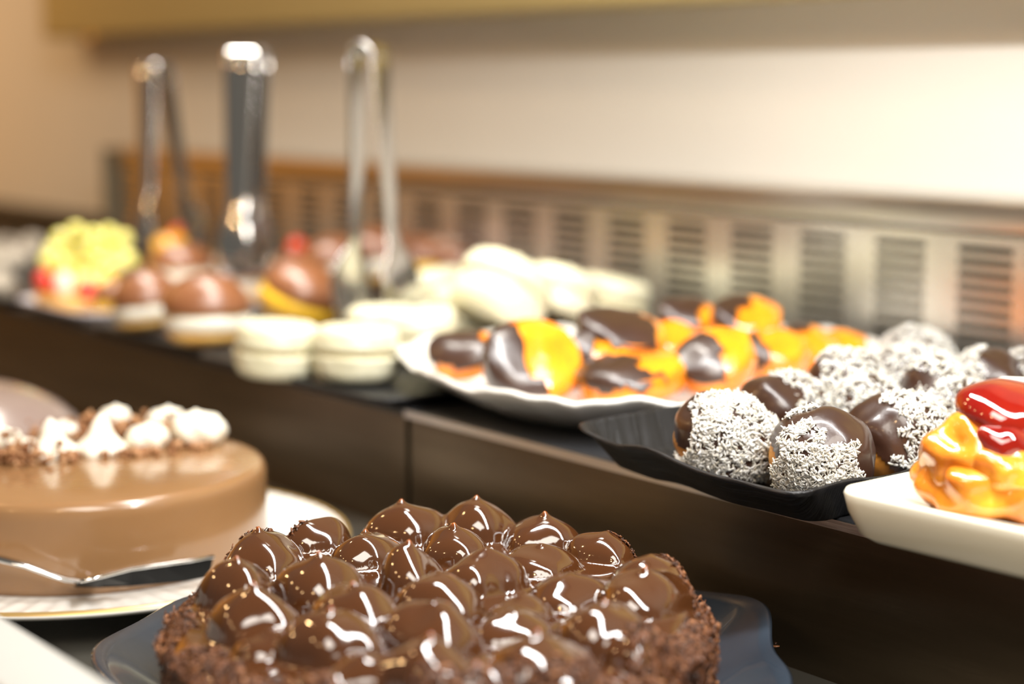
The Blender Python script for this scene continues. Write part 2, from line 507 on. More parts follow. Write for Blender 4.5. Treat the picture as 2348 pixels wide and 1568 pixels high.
# a little domain warping keeps the glaze irregular
nz = np.zeros(X.shape); nz2 = np.zeros(X.shape); nz3 = np.zeros(X.shape)
sub = 4
for i in range(0, X.shape[0], sub):
    for j in range(0, X.shape[1], sub):
        p = Vector((X[i, j], Y[i, j], 0))
        a = noise.noise(p * 45); b = noise.noise(p * 45 + Vector((9, 3, 5))); c = noise.noise(p * 70 + Vector((2, 8, 1)))
        nz[i:i + sub, j:j + sub] = a; nz2[i:i + sub, j:j + sub] = b; nz3[i:i + sub, j:j + sub] = c


def blur(A, k):
    for ax in (0, 1):
        pad = np.concatenate([np.repeat(A.take([0], ax), k, ax), A, np.repeat(A.take([-1], ax), k, ax)], ax)
        cs = np.cumsum(np.concatenate([np.zeros_like(pad.take([0], ax)), pad], ax), ax)
        n = A.shape[ax]
        A = (cs.take(range(2 * k + 1, n + 2 * k + 1), ax) - cs.take(range(0, n), ax)) / (2 * k + 1)
    return A


for _ in range(2):
    nz, nz2, nz3 = blur(nz, 3), blur(nz2, 3), blur(nz3, 3)
Xw = X + .0062 * nz; Yw = Y + .0062 * nz2
rho = np.hypot(*stretch(X, Y, 1 / EL))
edge = np.clip((rho - (RC - .013)) / .015, 0, 1.2)
base = ZT - .005 * edge ** 2.2 + .0006 * nz3
k = .0016
acc = np.exp((base - ZT) / k); hts = []; tips = np.zeros(X.shape); owner = np.zeros(X.shape, int) - 1; best = np.full(X.shape, -1.0)
for i, (px, py, wpx, hh) in enumerate(D):
    h = hh / 1000. * .80
    q = at(px, py, ZT + h) - cc
    dd = float(np.dot(at(px, py, ZT + h) - CAM, FW))
    Rr = wpx / 2 / F * dd * 1.06
    th = random.uniform(0, math.pi); el = random.uniform(.0, .10)
    ux = (Xw - q[0]) * math.cos(th) + (Yw - q[1]) * math.sin(th); uy = -(Xw - q[0]) * math.sin(th) + (Yw - q[1]) * math.cos(th)
    r = np.hypot(ux * (1 - el), uy * (1 + el)) / Rr
    prof = np.where(r < 1, np.cos(np.clip(r, 0, 1) * math.pi / 2), 0) ** .45
    hd = base + (h + .0020 * nz3) * prof - .004 * (r >= 1) - .02 * np.clip(r - 1, 0, 3)
    # the little drawn-out peak, off centre
    tx, ty = q[0] + random.uniform(-.0015, .0015), q[1] + random.uniform(-.0015, .0015)
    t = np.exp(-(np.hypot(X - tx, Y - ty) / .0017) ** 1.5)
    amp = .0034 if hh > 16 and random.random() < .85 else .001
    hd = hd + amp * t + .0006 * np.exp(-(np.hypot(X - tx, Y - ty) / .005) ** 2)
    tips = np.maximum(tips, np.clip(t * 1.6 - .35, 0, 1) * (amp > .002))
    acc += np.exp(np.clip((hd - ZT) / k, -60, 60)); hts.append(hd)
    upd = (hd > base + .0015) & (hd > best); owner[upd] = i; best[upd] = hd[upd]
H = ZT + k * np.log(acc)
H = blur(H, 1) * .7 + H * .3
fo = np.clip((rho - (RC - .008)) / .011, 0, 1) ** 2
H = H * (1 - fo) + (ZT - .008) * fo
inside = rho < RC + .003
gxn, gyn = np.gradient(H, STEP)
Nn = np.stack([-gxn, -gyn, np.ones_like(H)], -1); Nn /= np.linalg.norm(Nn, axis=-1, keepdims=True)
V = np.stack([X, Y, H - (DECK + .0058)], -1)
n = X.shape[0]
I, J = np.meshgrid(np.arange(n - 1), np.arange(n - 1), indexing='ij')
ok = inside[:-1, :-1] & inside[1:, :-1] & inside[1:, 1:] & inside[:-1, 1:]
quads = np.stack([I * n + J, (I + 1) * n + J, (I + 1) * n + J + 1, I * n + J + 1], -1)[ok]
own = owner[:-1, :-1][ok]
Vf = V.reshape(-1, 3); Nf = Nn.reshape(-1, 3); Tf = tips.reshape(-1)
for i in range(-1, len(D)):
    q = quads[own == i]
    if len(q) < 20: continue
    u, inv = np.unique(q, return_inverse=True)
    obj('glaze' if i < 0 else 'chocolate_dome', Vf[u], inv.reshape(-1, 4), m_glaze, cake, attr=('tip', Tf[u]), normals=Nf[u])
# side of the cake
body = []
for z, rr in ((0, .97), (.002, .99), (.02, 1.01), (.036, 1.0), (.044, .985), (.0485, .94), (.047, .8)):
    ring = []
    for a in np.linspace(0, 2 * math.pi, 241)[:-1]:
        r = RC * rr + .0022 * noise.noise(Vector((math.cos(a) * 9, math.sin(a) * 9, z * 70)))
        ring.append((*stretch(r * math.cos(a), r * math.sin(a)), z * (ZT - .0075 - DECK - .0058) / .0485 if z > .03 else z))
    body.append(np.array(ring))
rings('cake_side', body, m_sponge, cake)
# shavings on the side and over the rim (the front rim is more thickly covered)
nS = 15000
a = rng.uniform(0, 2 * math.pi, nS); t = rng.uniform(0, 1, nS)
hs = ZT - .006 - (DECK + .006)
lump = np.array([noise.noise(Vector((math.cos(q) * 7, math.sin(q) * 7, w_ * 3))) for q, w_ in zip(a, t)])
rr = RC + .0015 + .0035 * lump + rng.uniform(0, .003, nS) + .004 * (t < .12) * rng.uniform(0, 1, nS)
P = np.stack([*stretch(rr * np.cos(a), rr * np.sin(a)), t * hs + .001], 1)
N = np.stack([np.cos(a), np.sin(a), .2 + 0 * a], 1)
flakes('chocolate_shavings', P, N, m_shaving, cake, L=(.0018, .0062), W=(.0008, .0028), T=.0003, tilt=.45, bias=.45 + .6 * lump)


def rim_flakes(nR, a_lo, a_hi, depth, name='rim_shavings'):
    aa = np.radians(rng.uniform(a_lo, a_hi, nR)); dr = rng.exponential(depth, nR)
    lm = np.array([noise.noise(Vector((math.cos(q) * 6, math.sin(q) * 6, 4))) for q in aa])
    keep = dr < depth * (1.7 + 2.5 * lm)
    aa, dr = aa[keep], dr[keep]
    r_ = RC + .0015 - dr
    x_, y_ = stretch(r_ * np.cos(aa), r_ * np.sin(aa))
    ii = np.clip(np.round(x_ / STEP).astype(int) + G, 0, n - 1); jj = np.clip(np.round(y_ / STEP).astype(int) + G, 0, n - 1)
    z_ = H[ii, jj] - (DECK + .0058)
    flakes(name, np.stack([x_, y_, z_ + .0006], 1), Nn[ii, jj], m_shaving, cake, L=(.0015, .005), W=(.0008, .0022), T=.0003, tilt=.35)


hd_ = math.degrees(HEAD)
rim_flakes(4200, hd_ + 95, hd_ + 262, .0075)      # the near side, facing the viewer
rim_flakes(2000, hd_ + 40, hd_ + 110, .0045)
rim_flakes(2000, hd_ - 110, hd_ - 40, .0045)
rim_flakes(300, hd_ - 30, hd_ + 30, .0018)
# loose crumbs on the plate
cr = [at(1735, 1478, DECK + .020)] * 26 + [at(372, 1520, DECK + .016)] * 20 + [at(1670, 1540, DECK + .016)] * 14
cr = np.array([c + rng.normal(0, .004, 3) * (1, 1, 0) for c in cr])
o = flakes('loose_shavings', cr, np.tile([0, 0, 1.], (len(cr), 1)), m_shaving, None, L=(.002, .006), W=(.001, .002))
o['label'] = 'loose chocolate shavings fallen on the blue-black plate beside the dome cake'; o['category'] = 'crumbs'

# ------------------------------------------------------------------ mousse cake
mc = at(190, 1062, CZ - .2318); RM = .114; ZM = float(mc[2])
ang = np.linspace(0, 2 * math.pi, 241)[:-1]
ribs = np.array([.0006 * math.sin(70 * a) for a in ang])
out = np.stack([.167 * np.cos(ang), .167 * np.sin(ang)], 1)
pl = thing('cake_plate', 'large round white china plate with a ribbed rim under the mousse cake', 'plate', (mc[0], mc[1], DECK))
rg = []
for s, z in [(.1, .002), (.50, .002), (.51, 0), (.545, 0), (.56, .006), (.80, .012), (.97, .0185), (.995, .0205), (1.0, .022), (.985, .0232), (.95, .0225), (.80, .0195), (.68, .0175), (.64, .0165), (.1, .0165)]:
    p = np.zeros((240, 3)); p[:, :2] = out * s; p[:, 2] = z
    if .75 < s < .96 and z > .019: p[:, 2] += ribs * 1.3
    rg.append(p)
rings('plate_body', rg, m_white_china, pl)
m_gold = mat('gold_line', (.50, .33, .12), .35, .6)
for s, z in ((.99, .0236),):
    rings('rim_line', [np.stack([out[:, 0] * q, out[:, 1] * q, 0 * ang + zz], 1) for q, zz in ((.978, .0232), (.984, .0240), (.994, .0240), (.999, .0222))], m_gold, pl, False, False)

mous = thing('mousse_cake', 'round glossy light-brown mousse cake with cream peaks and biscuit crumbs on a white plate', 'cake', (mc[0], mc[1], DECK + .0166))
hm = ZM - DECK - .0166
rg = []
for s, z in [(.97, 0), (.985, .002), (1, .006), (1.0, hm * .5), (1.0, hm - .010), (.998, hm - .006), (.988, hm - .0025), (.970, hm - .0006), (.94, hm), (.6, hm + .0003), (.2, hm)]:
    rg.append(np.array([((RM * s) * math.cos(a), (RM * s) * math.sin(a), z + (0.0004 * noise.noise(Vector((math.cos(a) * 4, math.sin(a) * 4, s * 3))) if z > .02 else 0)) for a in ang]))
rings('mousse_body', rg, m_mousse, mous)


def rosette(px, py, wpx, hpx, kind):
    q = at(px, py, ZM) ; d = float(np.dot(q - CAM, FW)); r = wpx / 2 / F * d; h = hpx / F * d
    lx, ly = random.uniform(-.2, .2), random.uniform(-.2, .2)
    R = []
    for i, t in enumerate(np.linspace(0, 1, 16)):
        if kind == 'cone': rr = r * (1 - t) ** .85 * (1 + .12 * math.sin(t * 9)) + .0006
        else: rr = r * math.sqrt(max(0, 1 - (t * 2 - .9) ** 2 * .83)) * (1.0 if t < .85 else max(.25, (1 - t) * 5)) + .0004
        R.append(np.array([(rr * (1 + .07 * math.sin(6 * a + t * 5)) * math.cos(a) + lx * r * t * t, rr * (1 + .07 * math.sin(6 * a + t * 5)) * math.sin(a) + ly * r * t * t, t * h) for a in np.linspace(0, 2 * math.pi, 37)[:-1]]))
    o = rings('cream_peak', R, m_cream, mous)
    o.location = tuple(q - np.array([mc[0], mc[1], DECK + .0166]) - np.array([0, 0, .0006]))


for a_ in [(122, 1043, 108, 88, 'cone'), (232, 1038, 112, 92, 'cone'), (338, 1030, 92, 66, 'blob'), (458, 1018, 122, 84, 'blob'), (378, 992, 84, 66, 'blob'), (262, 985, 70, 62, 'blob'),
           (8, 1038, 84, 62, 'blob'), (-95, 1040, 100, 70, 'cone'), (60, 1030, 50, 30, 'blob'), (150, 1000, 60, 40, 'blob')]:
    rosette(*a_)
pts = []
for (px, py, sx, sy, k_) in [(190, 990, 75, 12, 330), (320, 995, 60, 10, 170), (410, 1004, 25, 12, 90), (30, 1058, 38, 10, 140), (158, 1052, 16, 5, 45), (430, 1024, 28, 5, 60), (285, 1040, 40, 5, 50), (110, 985, 40, 10, 110), (330, 1045, 60, 6, 20)]:
    for _ in range(k_):
        x_ = random.gauss(px, sx); y_ = random.gauss(py, sy)
        q = at(x_, y_, ZM)
        if np.hypot(*(q - mc)[:2]) > RM * .93: continue
        pile = abs(random.gauss(0, .0055)) if k_ > 85 else abs(random.gauss(0, .0015))
        pts.append(q - np.array([mc[0], mc[1], DECK + .0166]) + np.array([0, 0, .001 + pile]))
chunks('crumbs', pts, m_crumb, mous, (.0014, .0042))

# cake server resting on the rim of the plate
sv = thing('cake_server', 'polished steel cake server lying along the front of the mousse cake', 'server', tuple(at(170, 1335, DECK + .026)))
s0 = np.array(sv.location)


def srv(px, py, z): return tuple(at(px, py, z) - s0)


hp = [srv(-140, 1262, DECK + .046), srv(-60, 1268, DECK + .045), srv(0, 1281, DECK + .044), srv(60, 1296, DECK + .040), srv(110, 1315, DECK + .035), srv(150, 1328, DECK + .031), srv(190, 1333, DECK + .028), srv(230, 1328, DECK + .0275)]
rings('handle', tube(hp, [(.0045, .0018), (.0045, .0018), (.004, .0018), (.0036, .0016), (.0032, .0015), (.003, .0014), (.003, .0012), (.003, .001)], 12), m_chrome, sv)
up_ = [(185, 1333), (235, 1322), (300, 1305), (370, 1295), (440, 1285), (490, 1276)]
lo_ = [(170, 1343), (230, 1344), (300, 1341), (370, 1335), (430, 1329), (480, 1320)]
v = []
for (a_, b_) in zip(up_, lo_):
    p, q = np.array(srv(*a_, DECK + .036)), np.array(srv(*b_, DECK + .0255))
    q = np.array(at(b_[0], b_[1], DECK + .0255) - s0)
    v += [p, q, q + np.array([.0, .0, -.0007]), p + np.array([0, .0, .0009]) + FW * .0008]
f = []
for i in range(5):
    for j in range(4):
        f.append((i * 4 + j, i * 4 + (j + 1) % 4, i * 4 + 4 + (j + 1) % 4, i * 4 + 4 + j))
f += [(3, 2, 1, 0), (20, 21, 22, 23)]
obj('blade', v, f, mat('black_server_blade', (.004, .004, .004), .5, spec=.2), sv, smooth=False)
rings('blade_edge', tube([np.array(srv(*a_, DECK + .036)) for a_ in up_], .0011, 8), m_chrome, sv)

# cake at the far left of the deck
q = at(-10, 935, DECK + .06)
gc = thing('glazed_cake', 'blurred grey-rose glazed cake at the far left of the lower deck', 'cake', (q[0], q[1] - .03, DECK))
blob('cake_body', m_ganache, .10, .10, .075, gc, (0, 0, .008), e=.85, amp=.01, flat=1.0)
rings('base_plate', [np.stack([r_ * np.cos(ang), r_ * np.sin(ang), 0 * ang + z_], 1) for r_, z_ in ((.07, 0), (.12, .006), (.122, .008), (.118, .009), (.07, .008))], m_white_china, gc)

# ------------------------------------------------------------------ trays on the platform


def tray(name, label, x0, x1, y0, y1, m, h=.016, r=.012, wav=.0, seed=1, foot=.90, rz=0, cat='tray', thick=.004, curl=0.0):
    cx, cy = (x0 + x1) / 2, (y0 + y1) / 2
    ol = round_rect((x1 - x0) / 2, (y1 - y0) / 2, r, wav=wav, seed=seed)
    hx = (x1 - x0) / 2
    w_ = np.array([.0025 * noise.noise(Vector((p[0] * 18 + seed, p[1] * 18, 0))) * (wav > 0) * 3 + curl * max(0, -p[0] / hx - .55) ** 1 for p in ol])
    t = dish(name, ol, [(.1, 0), (foot - .02, 0), (foot, .0015), (.97, h - thick * .8), (1.0, h), (.99, h + .0012), (.975, h), (foot + .01, thick + .001), (foot - .05, thick), (.1, thick)], m, None, w_, loc=(cx, cy, PLAT))
    t['label'] = label; t['category'] = cat; t.rotation_euler[2] = rz
    return t


TZ = PLAT + .0045
X_ = lambda px, py, z=TZ: float(at(px, py, z)[0])
tray('slate_tray', 'black tray with fluted upturned edge holding the coconut-covered chocolate eclairs', X_(1322, 1005, PLAT + .02), X_(1795, 1138, PLAT + .02), EDGE - .045, 1.04, m_black_slate, h=.020, r=.012, wav=.02, seed=3, foot=.90, curl=.02)
tray('slate_tray', 'black tray under the white sandwich meringues', X_(492, 812), X_(985, 925) - .012, EDGE - .025, 1.03, m_black_slate, h=.007, r=.02, seed=5, foot=.93)
tray('slate_tray', 'long black tray under the chocolate-topped cream puffs', X_(215, 742), X_(492, 812) - .006, EDGE - .012, 1.03, m_black_slate, h=.006, r=.01, seed=6, foot=.95)
tray('china_tray', 'small lilac-white china tray under the fruit tarts', X_(38, 700) - .0, X_(215, 742) - .008, EDGE - .01, .93, m_lilac, h=.012, r=.02, seed=7, foot=.9)
tray('slate_tray', 'black tray at the far left end with powdered bonbons', X_(-150, 650), X_(38, 700) - .01, EDGE - .01, .95, m_black_slate, h=.008, r=.02, seed=8, foot=.95)

# ivory plate, right
pc = at(1915, 1130, PLAT + .022) + np.array([.004, 0, 0])
ihx, ihy = .115, .105
ipl = dish('ivory_plate', round_rect(ihx, ihy, .016), [(.1, 0), (.86, 0), (.91, .0), (.945, .003), (.985, .014), (1.0, .0225), (.992, .0245), (.97, .0240), (.80, .0205), (.74, .018), (.1, .0175)], m_ivory, loc=(0, 0, 0))
rzp = math.radians(3)
# world placement: its left front corner is at pc
loc_c = np.array([(ihx - .004) * math.cos(rzp) - (ihy - .004) * math.sin(rzp), (ihx - .004) * math.sin(rzp) + (ihy - .004) * math.cos(rzp)])
ipl.location = (pc[0] + loc_c[0], pc[1] + loc_c[1], PLAT + .0005); ipl.rotation_euler[2] = rzp
ipl['label'] = 'square ivory plate with rounded corners holding the glazed pastry at the right'; ipl['category'] = 'plate'

# white oblong dish of orange slices: long axis runs from the front edge towards the grille
a0 = at(925, 832, PLAT + .026); a1 = at(2022, 790, PLAT + .026); fr = at(1330, 948, PLAT + .026)
ax = (a1 - a0)[:2]; L_ = float(np.linalg.norm(ax)); ax = ax / L_; nrm = np.array([ax[1], -ax[0]])
wd_ = abs(float(np.dot((fr - a0)[:2], nrm)))
ctr = (a0 + a1)[:2] / 2
hw = max(wd_, .07)
ol = []
for a_ in np.linspace(0, 2 * math.pi, 161)[:-1]:
    c_, s_ = math.cos(a_), math.sin(a_)
    ex = abs(c_) ** .72 * math.copysign(1, c_) * L_ / 2; ey = abs(s_) ** .8 * math.copysign(1, s_) * hw
    if ey * float(np.dot((fr - a0)[:2], [-ax[1], ax[0]])) < 0: ey *= .62      # the back bulges less than the front
    ol.append((ex, ey))
ol = np.array(ol)
wb = np.array([.0022 * noise.noise(Vector((p[0] * 45, p[1] * 45, 3))) * 2 for p in ol])
od = dish('white_dish', ol, [(.1, 0), (.74, 0), (.77, .001), (.94, .020), (1.0, .0265), (1.002, .0285), (.985, .0295), (.95, .026), (.80, .010), (.66, .006), (.1, .006)], m_white_china, wob=wb, loc=(ctr[0], ctr[1], PLAT))
od.rotation_euler[2] = math.atan2(ax[1], ax[0])
od['label'] = 'oblong white dish with a wavy rim holding chocolate-dipped orange slices'; od['category'] = 'dish'

# ------------------------------------------------------------------ orange slices
OG = 'chocolate-dipped orange slices on the white dish'


def half_disc_rings(R, T, lump=0.0, seed=0, inflate=0.0, lo=-1.0, hi=1.0, cut=None):
    """a thick round slice (axis along local z) cut to a segment between two chord positions lo..hi along x"""
    rs = []
    xs_ = np.linspace(lo, hi, 34)
    for x_ in xs_:
        half = math.sqrt(max(0.0, 1 - x_ * x_)) * R + inflate
        tt = T / 2 * (1 - .25 * abs(x_) ** 3) + inflate
        ring = []
        for k_ in range(24):
            a_ = 2 * math.pi * k_ / 24
            y_ = math.copysign(abs(math.cos(a_)) ** .7, math.cos(a_)) * max(half, .002)
            z_ = math.copysign(abs(math.sin(a_)) ** .7, math.sin(a_)) * tt * (1 - .35 * (abs(y_) / R) ** 4)
            d_ = lump * noise.noise(Vector((x_ * R * 60 + seed, y_ * 60, z_ * 60)))
            ring.append((x_ * (R + inflate) + (lump * 3.5 * noise.noise(Vector((seed, y_ * 90, z_ * 60))) if x_ > hi - .25 else 0), y_ + d_, z_ + d_))
        rs.append(np.array(ring))
    return rs


def orange_slice(px, py, zb, wpx, rot, cov, label, dz=0.0, T=.016, full=False):
    """cov: chord (from -1) up to which the chocolate reaches"""
    q = at(px, py, zb); d = float(np.dot(q - CAM, FW)); R = wpx / 2 / F * d
    t = thing('orange_slice', label, 'orange slice', q, group=OG)
    t.rotation_euler = rot
    sd = random.random() * 50
    rings('fruit', half_disc_rings(R, T, .0012, sd, lo=-.97, hi=.97), m_orange, t)
    # rind around the rim
    rr = []
    for a_ in np.linspace(-math.pi * .93, math.pi * .93, 40):
        c_ = Vector((math.cos(a_) * R * .945, math.sin(a_) * R * .945, 0))
        rr.append(np.array([((c_ * (1 + .05 * math.cos(b_))) + Vector((0, 0, T * .30 * math.sin(b_))))[:] for b_ in [2 * math.pi * k_ / 10 for k_ in range(10)]]))
    rings('rind', rr, m_orange_rind, t)
    cb = rings('chocolate_coating', half_disc_rings(R, T, .0022, sd + 9, inflate=.0026, lo=-.985, hi=.985), m_dark_choc, t)
    sl = random.uniform(-.5, .5)
    zlim = -9 if full else .16
    cov = cov - (.12 if full else .34)
    trim_faces(cb, lambda c: c.x / R < cov + sl * c.y / R + .4 * noise.noise(c * 60 + Vector((sd, 0, 0))) and c.z / T > zlim + .25 * noise.noise(c * 90 + Vector((0, sd, 0))))
    md = cb.modifiers.new('thickness', 'SOLIDIFY'); md.thickness = .0012; md.offset = -1
    md = cb.modifiers.new('smooth', 'SUBSURF'); md.levels = 1; md.render_levels = 1
    return t


PI = math.pi
hz = HEAD
# rot = (tilt x, tilt y, yaw); yaw 'toward viewer right' = HEAD - 90deg
rv = HEAD - PI / 2      # local x then points to the picture's right
for (px, py, dz_, wpx, tx, ty, yaw, cov, T, lab) in [
    (1065, 815, .027, 150, 24, -6, -10, .95, .024, 'orange slice at the left tip of the white dish, chocolate on its hollow upper face'),
    (1225, 828, .034, 222, 48, 0, 12, .02, .020, 'large orange slice leaning upright near the dish front, left half chocolate'),
    (1385, 812, .034, 140, 40, 6, 0, .05, .022, 'orange slice behind and right of the large upright one, upper left chocolate'),
    (1450, 868, .024, 246, 4, -9, 20, .25, .026, 'orange slice lying flat at the front rim of the dish, chocolate left end'),
    (1425, 775, .042, 205, 18, 6, 15, .85, .030, 'nearly all-chocolate hump of an orange slice at the top middle of the dish'),
    (1545, 790, .036, 115, 50, 10, 10, -.9, .022, 'small orange slice tucked behind the middle of the pile'),
    (1640, 828, .034, 180, 26, -26, 20, .40, .028, 'orange slice with thick chocolate on its left, right of the flat front one'),
    (1578, 735, .040, 135, 20, 5, 0, .85, .026, 'chocolate-covered orange slice at the top back of the pile'),
    (1712, 742, .042, 152, 32, 0, 10, .20, .030, 'topmost orange slice of the pile, dark chocolate cap on its left'),
    (1775, 815, .028, 150, 24, -6, 10, -.1, .030, 'bright orange slice in the right half of the dish with a wet highlight'),
    (1855, 798, .026, 130, 30, 10, 10, -.1, .026, 'orange slice second from the right tip of the dish'),
    (1932, 797, .024, 106, 22, 0, 5, -.80, .022, 'last orange slice at the right tip of the dish, almost bare of chocolate')]:
    orange_slice(px, py, PLAT + dz_ + .003, wpx, (math.radians(tx), math.radians(ty), rv + math.radians(yaw)), cov, lab, T=T, full=(wpx > 215 and T == .020))
for (px, py, dz_, wpx, tx, yaw, cov, lab) in [
    (1300, 845, .018, 190, 12, 0, -.7, 'orange slice at the bottom of the pile under the large upright one'),
    (1560, 850, .018, 200, 10, 30, -.9, 'orange slice under the right end of the flat front slice'),
    (1700, 830, .018, 190, 10, 60, -.8, 'bottom orange slice below the glossy right-hand ones'),
    (1470, 800, .024, 220, 10, 0, .4, 'chocolate-dipped orange slice buried in the middle of the pile')]:
    orange_slice(px, py, PLAT + dz_, wpx, (math.radians(tx), 0, rv + math.radians(yaw)), cov, lab)

# ------------------------------------------------------------------ coconut eclairs
EG = 'coconut eclairs on the black tray'


def eclair(px, py, wpx, lpx, yaw, mask, label, tilt=0.0, dz=0.0, seed=0, nfl=1100):
    nfl = int(nfl * 1.35)
    zc = TZ + .022 + dz
    q = at(px, py, zc); d = float(np.dot(q - CAM, FW))
    rx = lpx / F * d / 2; ry = wpx / 2 / F * d; rz_ = .0252; rx *= 1.04; ry *= 1.1
    t = thing('coconut_eclair', label, 'eclair', (q[0], q[1], zc - .0215), rv + math.radians(yaw), EG)
    t.rotation_euler[1] = math.radians(tilt)
    blob('choux', m_dough, rx, ry, rz_, t, (0, 0, .0205), e=.88, amp=.085, fr=75, seed=seed, flat=.15)
    cb = blob('chocolate_coating', m_dark_choc, rx, ry, rz_, t, (0, 0, .0205), e=.88, amp=.085, fr=75, seed=seed, v0=.12, inflate=.0012, nu=72, nv=48)
    lean = random.uniform(.25, .6)
    trim_faces(cb, lambda c: c.z / rz_ > -.35 - lean * c.x / rx + .25 * c.y / ry + .35 * noise.noise(c * 60 + Vector((seed, 0, 0))))
    # flakes over the masked part
    P, N = [], []
    sg = lambda c, p: math.copysign(abs(c) ** p, c)
    while len(P) < nfl:
        u = rng.uniform(-1, 1); th = rng.uniform(0, 2 * PI)
        ph = math.asin(u)
        x_ = sg(math.cos(ph), .9) * sg(math.cos(th), .9); y_ = sg(math.cos(ph), .9) * sg(math.sin(th), .9); z_ = sg(u, .9)
        nn = noise.noise(Vector((x_ * 2.2 + seed, y_ * 2.2, z_ * 2.2)))
        if not mask(x_, y_, z_, nn): continue
        if z_ < -.62: continue
        if noise.noise(Vector((x_ * 6, y_ * 6 + seed, z_ * 6))) < -.22 and random.random() < .8: continue
        zz = z_ * (.85 if z_ < 0 else 1)
        p = Vector((x_ * rx, y_ * ry, zz * rz_))
        dd_ = noise.noise(Vector((p.x * 75 + seed * 3.1, p.y * 75, p.z * 75 + seed)))
        nv_ = Vector((x_ / rx, y_ / ry, z_ / rz_)).normalized()
        p = p * (1 + .085 * dd_) + nv_ * (.0016 + abs(random.gauss(0, .0006)))
        P.append((p.x, p.y, p.z + .0205)); N.append(nv_[:])
    flakes('coconut_flakes', P, N, m_coconut, t, L=(.0025, .0058), W=(.0006, .0018), T=.0003, tilt=.55)
    return t


# local frame: x to the picture's right, y away from the viewer, z up (before yaw)
eclair(1642, 1010, 200, 225, 12, lambda x, y, z, n: y < .15 + .5 * n and x > -.85, 'coconut eclair at the left front of the black tray, its whole front white with flakes', tilt=14, seed=1, nfl=2100)
eclair(1884, 1045, 200, 222, 0, lambda x, y, z, n: (y < -.25 + .6 * n and x < .55 + .4 * n and z < .45) or (z > .5 and x < -.1 and n > .1), 'coconut eclair in front centre, bare chocolate top, flakes on its front', seed=2, nfl=1500)
eclair(1792, 955, 175, 205, 20, lambda x, y, z, n: x > -.15 + .5 * n, 'coconut eclair behind the left front one, bare chocolate on its left side', seed=3, nfl=1000)
eclair(1938, 895, 150, 165, -20, lambda x, y, z, n: x > -.55 + .5 * n, 'coconut eclair with bare orange dough on its left, third back in the tray', seed=4, dz=.010, nfl=1000)
eclair(2058, 1008, 185, 225, 10, lambda x, y, z, n: x > -.2 + .6 * n and z > -.35, 'coconut eclair to the left of the glazed pastry, brown base showing', seed=5, nfl=1500)
eclair(2090, 885, 160, 200, 0, lambda x, y, z, n: z > .1 + .6 * n, 'coconut eclair in the middle of the tray, flakes over its top', seed=6, dz=.006, nfl=900)
eclair(2135, 915, 130, 125, 10, lambda x, y, z, n: (x > -.1 and n > -.25) or z > .7, 'mostly bare chocolate eclair amid the coconut ones', seed=7, dz=.010, nfl=600)
eclair(2180, 960, 170, 190, 15, lambda x, y, z, n: z > -.4 + .4 * n, 'coconut eclair just behind the jelly pastry, thick with flakes', seed=8, nfl=1200)
eclair(2262, 893, 160, 150, -10, lambda x, y, z, n: x < -.15 + .4 * n and z > 0, 'eclair behind the pastry, chocolate with a stripe of coconut on its left', seed=9, dz=.006, nfl=500)
eclair(2362, 895, 160, 150, 0, lambda x, y, z, n: z > -.5, 'coconut eclair cut off by the right edge of the picture', seed=10, dz=.004, nfl=800)
eclair(2102, 838, 160, 160, 0, lambda x, y, z, n: z > .35 + .4 * n and x > -.9, 'rearmost coconut eclair, a low hump before the grille', seed=11, dz=.002, nfl=700)
eclair(1985, 960, 160, 170, 0, lambda x, y, z, n: z > -.2 + .3 * n, 'coconut eclair half hidden behind the front centre one', seed=12, dz=-.002, nfl=900)

# ------------------------------------------------------------------ glazed pastry
q = at(2238, 1172, PLAT + .02)
pa = thing('glazed_pastry', 'golden glazed puff pastry with red jelly fruit on the ivory plate', 'pastry', (q[0], q[1], PLAT + .0182), rv)
blob('pastry_base', m_pastry, .042, .031, .017, pa, (.016, .006, .015), e=.8, amp=.20, fr=75, seed=4, nu=80, nv=44)
blob('pastry_fold', m_pastry, .022, .020, .017, pa, (-.004, .004, .030), rot=(.2, -.45, .4), amp=.26, fr=85, seed=9, nu=60, nv=36)
blob('pastry_fold', m_pastry, .024, .024, .019, pa, (.032, .004, .030), rot=(.1, .35, 0), amp=.26, fr=85, seed=19, nu=60, nv=36)
blob('pastry_fold', m_pastry, .018, .014, .010, pa, (.012, -.014, .026), rot=(.6, .1, 0), amp=.26, fr=95, seed=29, nu=60, nv=36)
blob('jelly_fruit', m_jelly, .026, .021, .0135, pa, (.016, .006, .0475), rot=(.45, .10, .1), amp=.12, fr=60, seed=2, nu=64, nv=36)
blob('jelly_drip', m_jelly, .017, .010, .007, pa, (.012, -.012, .0365), rot=(.9, .2, .2), amp=.22, fr=90, seed=12, nu=48, nv=30)
blob('cream_dollop', m_cream, .009, .008, .007, pa, (.038, -.006, .049), amp=.14, fr=90, seed=3)
blob('cream_slice', m_cream, .024, .009, .0025, pa, (.036, .020, .0575), rot=(.1, .10, .05), e=.7, amp=.05, seed=5)

# ------------------------------------------------------------------ white sandwich meringues
MG = 'white sandwich meringues on the black tray'


def shell_profile(r, h, top=True):
    a_ = [(.05, h), (.5, h * .99), (.78, h * .95), (.92, h * .82), (.985, h * .6), (1.0, h * .4), (.99, h * .25), (1.03, h * .15), (1.02, 0), (.9, -.0003), (.05, -.0003)]
    return [(s * r, z) for s, z in a_]


